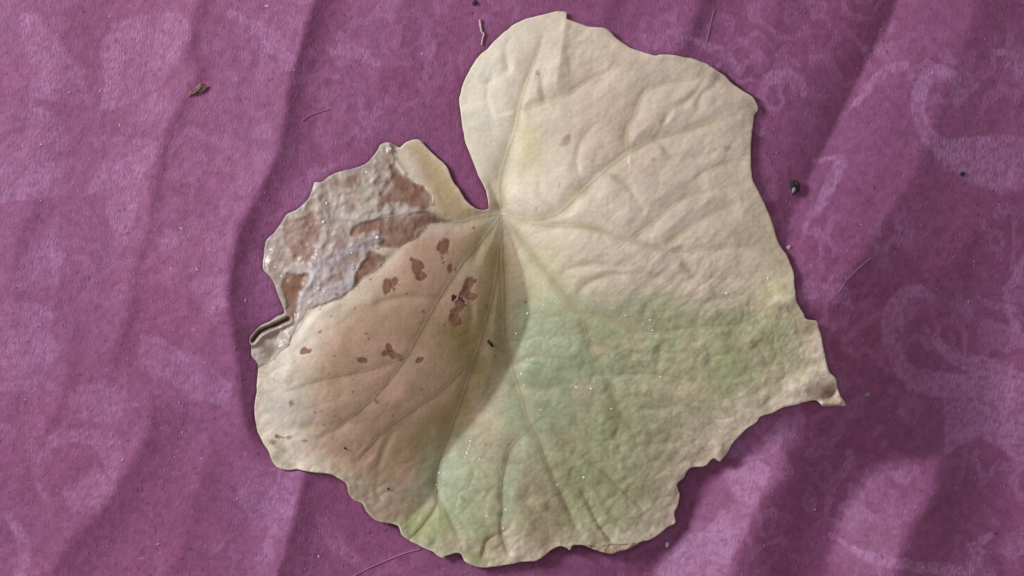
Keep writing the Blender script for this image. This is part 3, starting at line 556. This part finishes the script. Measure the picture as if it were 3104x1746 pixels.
# vein tint, partly painted shade of the grooves, and rim
lower = low[...,None]
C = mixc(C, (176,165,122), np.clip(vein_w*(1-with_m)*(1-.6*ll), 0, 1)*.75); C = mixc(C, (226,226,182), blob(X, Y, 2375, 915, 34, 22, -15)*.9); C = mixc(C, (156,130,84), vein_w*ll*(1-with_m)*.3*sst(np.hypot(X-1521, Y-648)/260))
C = mixc(C, (228,220,186), np.exp(-(edge/5)**2)*(1-with_m)*.55)
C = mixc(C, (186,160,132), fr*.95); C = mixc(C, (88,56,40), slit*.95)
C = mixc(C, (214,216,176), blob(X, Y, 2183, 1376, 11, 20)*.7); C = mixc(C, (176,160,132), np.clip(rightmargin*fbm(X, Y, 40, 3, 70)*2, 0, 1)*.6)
C = np.clip(C*np.array([1.06, 1.06, 1.09]), .004, .86)
gloss = np.clip(.10 + with_m*(.30+.9*fbm(X, Y, 34, 3, 80)) + .18*low + .25*blob(X, Y, 1650, 1050, 160, 200) - .12*ll, 0, 1)

px, py, pz = P(X, Y, z/1000)
V = np.stack([px, py, pz], -1).reshape(-1, 3); Cf = C.reshape(-1, 3); Gf = gloss.ravel()
leaf = link(bpy.data.objects.new("leaf", None)); jx = P(1521, 648, float(bil(zl_base, np.array([1521.]), np.array([648.]))[0]))
leaf.location = jx; leaf.empty_display_size = .01
tag(leaf, "large wilting yellow green leaf with a brown withered corner lying on mauve pink cloth", "leaf")
regions = {"withered_patch": (with_m[:-1,:-1] > .5) & keep & (ctr_x < 1375)}
regions["curled_tip"] = keep & inside(ctr_x, ctr_y, [(2490,1140),(2600,1120),(2620,1260),(2480,1240),(2478,1212),(2505,1192),(2518,1160)])
regions["dried_fringe"] = keep & (fr[:-1,:-1] > .5)
regions["folded_edge"] = keep & inside(ctr_x, ctr_y, [(740,1045),(740,985),(850,930),(878,968),(830,992),(790,1012),(768,1040)])
regions["withered_patch"] &= ~regions["folded_edge"]
rest = keep.copy()
for m in regions.values(): rest &= ~m
regions = {"blade": rest, **regions}
PL = {"withered_patch": "brown withered corner, glossy and crumpled", "curled_tip": "curled brown tip with a pale sliver", "dried_fringe": "beige crumbly dried fringe at the lower rim", "folded_edge": "thin grey folded lip over a dark slit"}
jv = np.array(jx)
for nm, m in regions.items():
    q = quads[m]; u, inv = np.unique(q.ravel(), return_inverse=True)
    o = mesh_np(nm, V[u]-jv, inv.reshape(-1, 4), M_blade, leaf, attrs={"col": ('FLOAT_COLOR', Cf[u]), "gloss": ('FLOAT', Gf[u])})
    so = o.modifiers.new("thickness", 'SOLIDIFY'); so.thickness = 0.00012; so.offset = -1; so.use_rim = (True)
    if nm in PL: o['label'] = PL[nm]
# --- veins: each a slim rib seated in its groove
def zleaf(x, y):
    u = np.clip((np.asarray(x)-lx0)/LG, 0, nx-2); v = np.clip((np.asarray(y)-ly0)/LG, 0, ny-2); return z[np.rint(v).astype(int), np.rint(u).astype(int)]/1000
def vein(pts, w0, w1, name="vein"):
    q = smooth_line(pts, 12); n = len(q); t = np.linspace(0, 1, n); w = (w0+(w1-w0)*t)*.55*np.clip((1-t)*5, .05, 1)*np.clip(t*8+.35, 0, 1)
    K = 6; V = []; cols = []; tg = np.gradient(q, axis=0); tg /= np.hypot(tg[:,0], tg[:,1])[:,None]; nn = np.stack([-tg[:,1], tg[:,0]], 1)
    for k in range(n):
        for a in range(K+1):
            u = -1 + 2*a/K; x_, y_ = q[k] + nn[k]*u*w[k]; zz = float(zleaf(x_, y_)); hgt = w[k]*S*.12*math.sqrt(max(0, 1-u*u)) - (.00001 if abs(u) > .9 else 0)
            V.append(np.array(P(x_, y_, zz + hgt)) - jv)
            cc_ = C[int(np.clip(round((y_-ly0)/LG), 0, ny-1)), int(np.clip(round((x_-lx0)/LG), 0, nx-1))]; cols.append(cc_*.95 + .05*lin((206,204,160)))
    F = [(k*(K+1)+a, (k+1)*(K+1)+a, (k+1)*(K+1)+a+1, k*(K+1)+a+1) for k in range(n-1) for a in range(K)]
    F = [f[::-1] for f in F]
    return mesh_np(name, V, F, M_blade, leaf, attrs={"col": ('FLOAT_COLOR', np.array(cols)), "gloss": ('FLOAT', np.full(len(V), .25))})
for k, (pts, w0, w1) in enumerate(VEINS): vein(pts, w0, w1, "midrib" if k == 0 else "vein")
# --- stub of the stalk curling out of the notch
M_stalk = plain("stalk_green", (214,220,186), .35, 900, .10, .5)
sp = smooth_line([(1477,580),(1487,598),(1495,620),(1498,640),(1510,652)], 6); zz = float(zleaf(1505, 640)) + .0001
ps = np.stack(P(sp[:,0], sp[:,1], np.linspace(zz+.0004, zz-.0009, len(sp))), -1) - jv
tube("stalk_stub", ps, np.array([5,6,7,8,8,8]+[8]*(len(sp)-6))[:len(sp)]*S*np.linspace(.75, 1, len(sp)), M_stalk, leaf, 10)['label'] = "pale green shiny stalk stub in the notch"

# ------------------------------------------------------------------ crumbs, fibres and white glint beads lying about
def zcloth(x, y): return float(bil(zc, np.array([float(x)]), np.array([float(y)]))[0])
def crumb(name, poly, thick, mat, label, cat, group=None, lift=0.0, on_leaf=False, seed=1, jag=0.25):
    """an irregular flake: traced outline, uneven domed top, flat foot"""
    p = np.array(poly, float); c = p.mean(0); n = len(p); rr = random.Random(seed)
    zb = (float(zleaf(c[0], c[1])) if on_leaf else zcloth(*c)) + lift
    rings = []; V = []; F = []
    for k, (f, hz) in enumerate(((1.0, 0.0), (1.0, .35), (.72, .8), (.38, 1.0))):
        ring = []
        for q in p:
            v = c + (q-c)*f*(1+rr.uniform(-jag, jag)*.3); ring.append(len(V))
            V.append(Vector(P(v[0], v[1], zb + thick*hz*(1+rr.uniform(-jag, jag)))))
        rings.append(ring)
    top = len(V); V.append(Vector(P(c[0], c[1], zb+thick*(1+rr.uniform(-jag, jag)))))
    for a, b in zip(rings[:-1], rings[1:]):
        for k in range(n): F.append((a[k], b[k], b[(k+1) % n], a[(k+1) % n]))
    for k in range(n): F.append((rings[-1][k], top, rings[-1][(k+1) % n]))
    F.append(tuple(rings[0]))
    o0 = Vector(P(c[0], c[1], zb)); me = bpy.data.meshes.new(name); me.from_pydata([tuple(v-o0) for v in V], [], F); me.materials.append(mat)
    o = link(bpy.data.objects.new(name, me)); o.location = o0; return tag(o, label, cat, group)
def ell(cx_, cy_, rx, ry, an=0, n=9, j=.25, seed=0):
    rr = random.Random(seed); a = math.radians(an); out = []
    for k in range(n):
        w = 2*math.pi*k/n; f = 1+rr.uniform(-j, j); u, v = rx*math.cos(w)*f, ry*math.sin(w)*f
        out.append((cx_+u*math.cos(a)-v*math.sin(a), cy_+u*math.sin(a)+v*math.cos(a)))
    return out
M_brown = plain("dry_brown", (122,92,82), .8, 2500, .5); M_dark = plain("soil_dark", (50,44,44), .6, 3000, .5); M_grey = plain("grit_grey", (150,156,158), .5, 3000, .3)
M_lint = plain("lint_white", (198,172,196), .9, 3000, .15); M_straw = plain("straw", (206,178,176), .6, 1500, .2); M_black = plain("black_speck", (20,16,12), .45, 3000, .3)
M_glint_grain = plain("glint_grain_white", (240,238,246), .15, 1200, .03, .7, bump=0.0, trans=.1); M_hair = plain("hair_fibre", (178,130,152), .5, 1500, .15)  # milky white painted in for glints on the leaf; the white grain shares it
crumb("leaf_crumb", [(566,292),(576,276),(590,270),(600,256),(612,251),(620,260),(632,262),(622,274),(614,284),(598,279),(586,286),(572,296)], .0007, M_brown, "dark brown crumb of dry leaf on the cloth left of the ridge, upper left", "crumb", seed=3)
crumb("soil_crumb", [(2396,552),(2404,545),(2412,549),(2419,546),(2424,562),(2423,580),(2412,584),(2402,590),(2398,592),(2400,572)], .0012, M_dark, "black crumb with a pale grey chip, right of the leaf", "crumb", seed=5)
crumb("grit_chip", [(2400,588),(2402,572),(2409,566),(2414,572),(2409,582)], .0004, M_grey, "pale grey chip resting on the black crumb", "grit", lift=.0010, seed=6)
crumb("grit_grain", ell(2627,1196,9,7,-25,8,.25,2), .0005, M_grey, "small grey grain on dark cloth right of the curled leaf tip", "grit", seed=7)
crumb("soil_speck", ell(2918,527,8,9,30,8,.35,3), .0005, M_dark, "small dark speck inside the scroll pattern at upper right", "speck", seed=8)
crumb("soil_grain", ell(1437,9,9,9,30,8,.35,4), .0006, M_dark, "dark grain on the cloth at the top rim above the straw sliver", "speck", seed=9)
crumb("white_grain", ell(2022,1650,5.5,9,10,8,.15,5), .0006, M_glint_grain, "bright white grain just below the leaf's lower right rim", "grain", seed=10, jag=.1)
crumb("lint_tuft", ell(2390,751,8,6,-40,8,.3,6), .0005, M_lint, "pale pink fluff beside the leaf's right rim", "lint", seed=11)
crumb("leaf_chip", ell(1046,1358,5,3.5,10,7,.4,12), .0003, M_black, "tiny near black crumb on the lower left of the leaf", "speck", on_leaf=True, lift=.00005, seed=12)
crumb("leaf_grit", ell(1177,1481,5,3,-40,7,.4,13), .0003, M_black, "tiny dark crumb near the leaf's bottom left rim", "speck", on_leaf=True, lift=.00005, seed=13)
crumb("frass_pellet", [(1477,1030),(1481,1028),(1485,1035),(1491,1041),(1497,1048),(1496,1052),(1489,1051),(1483,1043),(1478,1038)], .0005, M_black, "black rod shaped speck at the middle of the leaf in its shaded valley", "speck", on_leaf=True, lift=.0001, seed=14, jag=.15)
def fibre(name, pts, r0, r1, mat, label, cat, lift=.00012):
    q = smooth_line(pts, 8); n = len(q); zz = np.array([zcloth(*a) for a in q]) + lift; zz = np.maximum(zz, np.convolve(np.pad(zz, 3, mode='edge'), np.ones(7)/7, 'valid'))
    p = np.stack(P(q[:,0], q[:,1], zz), -1); o0 = p[n//2].copy()
    o = tube(name, p-o0, np.linspace(r0, r1, n)*S, mat, None, 6); o.location = o0; return tag(o, label, cat)
fibre("straw_sliver", [(1455,59),(1457,80),(1461,97),(1467,102),(1463,118),(1460,137)], 3.4, 2.2, M_straw, "pale bent straw sliver on the cloth above the leaf's upper left", "straw", .0003)
fibre("hair", [(2640,781),(2615,802),(2585,830),(2560,858),(2543,886)], 1.1, .9, M_hair, "fine pale hair on dark cloth right of the leaf", "hair")
fibre("hair", [(1276,1664),(1224,1678),(1162,1703),(1100,1731),(1050,1760)], 1.6, 1.2, M_hair, "long pale hair running from under the leaf's bottom rim", "hair")
fibre("hair", [(915,366),(940,350),(970,339),(1002,331)], 1.0, .8, M_hair, "short pale hair on the dark strip of cloth, upper left", "hair")
fibre("hair", [(2165,30),(2154,70),(2148,100),(2142,128)], 1.0, .8, M_hair, "straight pale thread on the cloth above the leaf's right lobe", "hair")
LINT = [(810,19,8,"bluish white lint fleck on the cloth at the top rim left of the long ridge"),(598,818,6,"bright white lint fleck on the cloth left of the withered corner"),
 (363,380,5,"white lint fleck right below the dark leaf crumb's left, in a pale scroll"),(304,275,4.5,"white lint fleck level with the dark leaf crumb and left of it"),(333,50,4.5,"white lint fleck near the top rim at far left"),
 (211,280,6,"pale lint fleck in the leftmost scroll near the top left corner"),(550,693,6,"small lint smear on the cloth left of the withered corner's widest bulge"),(553,1310,5,"lint fleck on the cloth left of the leaf's lower left rim"),
 (372,1394,6,"lint fleck in the dark valley of the cloth at lower left"),(480,1649,6,"pale lint fleck on the cloth near the bottom left rim"),(967,1687,6,"lint fleck in the dark fold below the leaf's lower left"),
 (1280,163,6,"lone white lint fleck left of the upper lobe and below the straw sliver"),(2827,221,6,"white lint fleck above the curled scroll at upper right"),(2470,1545,4,"faint lint fleck in the dark valley at lower right"),
 (2775,1538,5,"lint fleck on the bright ridge of cloth at lower right"),(2215,1705,6,"pale lint fleck on the bright cloth below the leaf's lower right")]
for k, (x_, y_, r_, lab) in enumerate(LINT):
    crumb("lint_fleck", ell(x_, y_, r_*.8, r_*.5, k*37, 7, .45, 40+k), .0002, M_lint, lab, "lint", group="white lint flecks scattered over the cloth", seed=50+k)
V = []; F = []; rs = np.random.RandomState(9)
dens = lambda x, y: .5+.5*math.sin(x*.011+math.sin(y*.006)*2)
k = 0
while k < 750:
    x_, y_ = rs.uniform(-60, 3160), rs.uniform(-60, 1800)
    if rs.rand() > .35+.65*dens(x_, y_): continue
    if inside(np.array([x_]), np.array([y_]), OUTLINE[::4])[0]: continue
    k += 1; r_ = rs.uniform(.9, 2.0)*(1.6 if rs.rand() < .08 else 1); a0 = rs.rand()*6.28; zc_ = zcloth(x_, y_); b0 = len(V); el_ = rs.uniform(1, 2.4)
    for a in (0, 2.1, 4.2):
        u, v = r_*el_*math.cos(a), r_*math.sin(a); V.append(P(x_+u*math.cos(a0)-v*math.sin(a0), y_+u*math.sin(a0)+v*math.cos(a0), zc_+.00004))
    V.append(P(x_, y_, zc_+.0002)); F += [(b0, b0+1, b0+3), (b0+1, b0+2, b0+3), (b0+2, b0, b0+3), (b0, b0+2, b0+1)]
tag(mesh_np("lint_dust", V, F, M_lint, smooth=False), kind="stuff")
# milky white beads, most of them painted-in glints, a few drops: one mesh, copied
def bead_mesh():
    me = bpy.data.meshes.new("glint_bead"); V = []; F = []; R_, K = 5, 10
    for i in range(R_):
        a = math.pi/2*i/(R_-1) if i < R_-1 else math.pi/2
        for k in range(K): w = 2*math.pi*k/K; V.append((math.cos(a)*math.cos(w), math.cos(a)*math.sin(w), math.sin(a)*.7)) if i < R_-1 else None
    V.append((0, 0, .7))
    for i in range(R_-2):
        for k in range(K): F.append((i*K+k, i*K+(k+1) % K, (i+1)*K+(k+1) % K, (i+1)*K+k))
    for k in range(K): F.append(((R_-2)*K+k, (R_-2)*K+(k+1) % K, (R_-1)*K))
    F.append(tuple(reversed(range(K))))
    me.from_pydata(V, [], F); me.polygons.foreach_set("use_smooth", [True]*len(F)); me.materials.append(M_glint_grain); return me
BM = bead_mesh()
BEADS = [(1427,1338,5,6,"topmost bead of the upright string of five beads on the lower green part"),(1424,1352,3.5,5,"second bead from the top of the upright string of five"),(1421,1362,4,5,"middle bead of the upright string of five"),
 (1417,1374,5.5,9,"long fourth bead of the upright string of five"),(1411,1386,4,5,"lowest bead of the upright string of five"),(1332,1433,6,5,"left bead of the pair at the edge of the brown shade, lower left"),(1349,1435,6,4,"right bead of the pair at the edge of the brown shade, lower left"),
 (1323,1470,3.5,4,"tiny bead just below the pair at the edge of the brown shade"),(1454,1392,4,6,"single bead to the right of the upright string of five"),(1599,950,5,6,"white glint on the midrib side at the top of the bluish green area"),
 (1565,1011,4,4,"tiny white glint left of the midrib, right of the black rod speck"),(1599,1088,5,4,"upper white glint of the close pair right of the midrib"),(1602,1103,4,5,"lower white glint of the close pair right of the midrib"),(1581,1134,6,8,"largest white glint touching the midrib"),
 (1570,1141,3,4,"tiny white glint just left of the largest glint on the midrib"),(1589,1168,4,4,"white glint just below the largest glint on the midrib"),(1748,1175,6,5,"left white glint of the pair in the middle of the bluish green area"),(1792,1179,6,5,"right white glint of the pair in the middle of the bluish green area"),
 (1684,914,5,4,"right white glint of the two above the bluish green area"),(1648,925,5,4,"left white glint of the two above the bluish green area"),(1897,957,5,4,"white glint on the dark green patch right of the long side vein"),(1972,970,7,5,"bluish upper glint of the two on the pale green right part"),
 (1979,1002,5,4,"lower white glint of the two on the pale green right part"),(2203,889,7,7,"largest bluish glint near the right rim above the green"),(2329,844,6,6,"white glint closest to the leaf's right rim"),(2002,1143,6,4,"white glint at the right end of the short level vein"),
 (948,780,5,5,"white glint at the top of the pale stripe in the withered corner"),(944,808,4,7,"upright white glint on the pale stripe in the withered corner"),(966,874,6,6,"left glint of the bright pair at the foot of the withered corner"),(983,885,6,5,"right glint of the bright pair at the foot of the withered corner"),
 (1066,767,4,4,"small white glint in the grey middle of the withered corner"),(834,811,3.5,4,"white glint nearest the far left rim of the withered corner"),(914,829,4,4,"white glint at the top right of the orange brown hollow"),(854,838,5,6,"white glint at the top left of the orange brown hollow"),
 (990,616,4.5,7,"white glint high on the left half of the withered corner"),(981,673,6,7,"white glint on the raised fold at the left of the withered corner"),(1144,720,9,8,"widest white glint, beside the large brown flat of the withered corner"),(1111,522,7,5,"flat white glint near the top rim of the withered corner"),
 (1184,451,5,4,"topmost white glint on the withered corner's upper tip"),(1072,812,5,5,"white glint right of the grey middle of the withered corner"),(1534,1545,5,6,"white glint on the curved vein in the bottom lobe"),(1527,1602,3.5,6,"tiny white glint low on the curved vein in the bottom lobe"),
 (1689,1470,4,6,"white glint on the lower stretch of the midrib"),(1770,1447,6,6,"white glint on the lower right green, right of the midrib"),(1630,232,5,5,"only white glint on the tall upper lobe"),(1476,1565,7,4,"white glint left of the curved vein in the bottom lobe"),
 (1853,1239,7,3,"flat white glint left of the long side vein, lower part"),(1640,1242,7,3,"flat white glint just right of the midrib below the bluish green area")]
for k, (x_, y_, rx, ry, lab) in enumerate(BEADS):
    o = link(bpy.data.objects.new("glint_bead", BM)); zz = float(zleaf(x_, y_)); o.location = P(x_, y_, zz-.00003)
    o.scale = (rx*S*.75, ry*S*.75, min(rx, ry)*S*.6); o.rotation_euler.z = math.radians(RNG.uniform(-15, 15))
    tag(o, lab, "droplet", "white glint beads on the withered corner" if x_ < 1200 else "white drops and glint beads on the green blade")
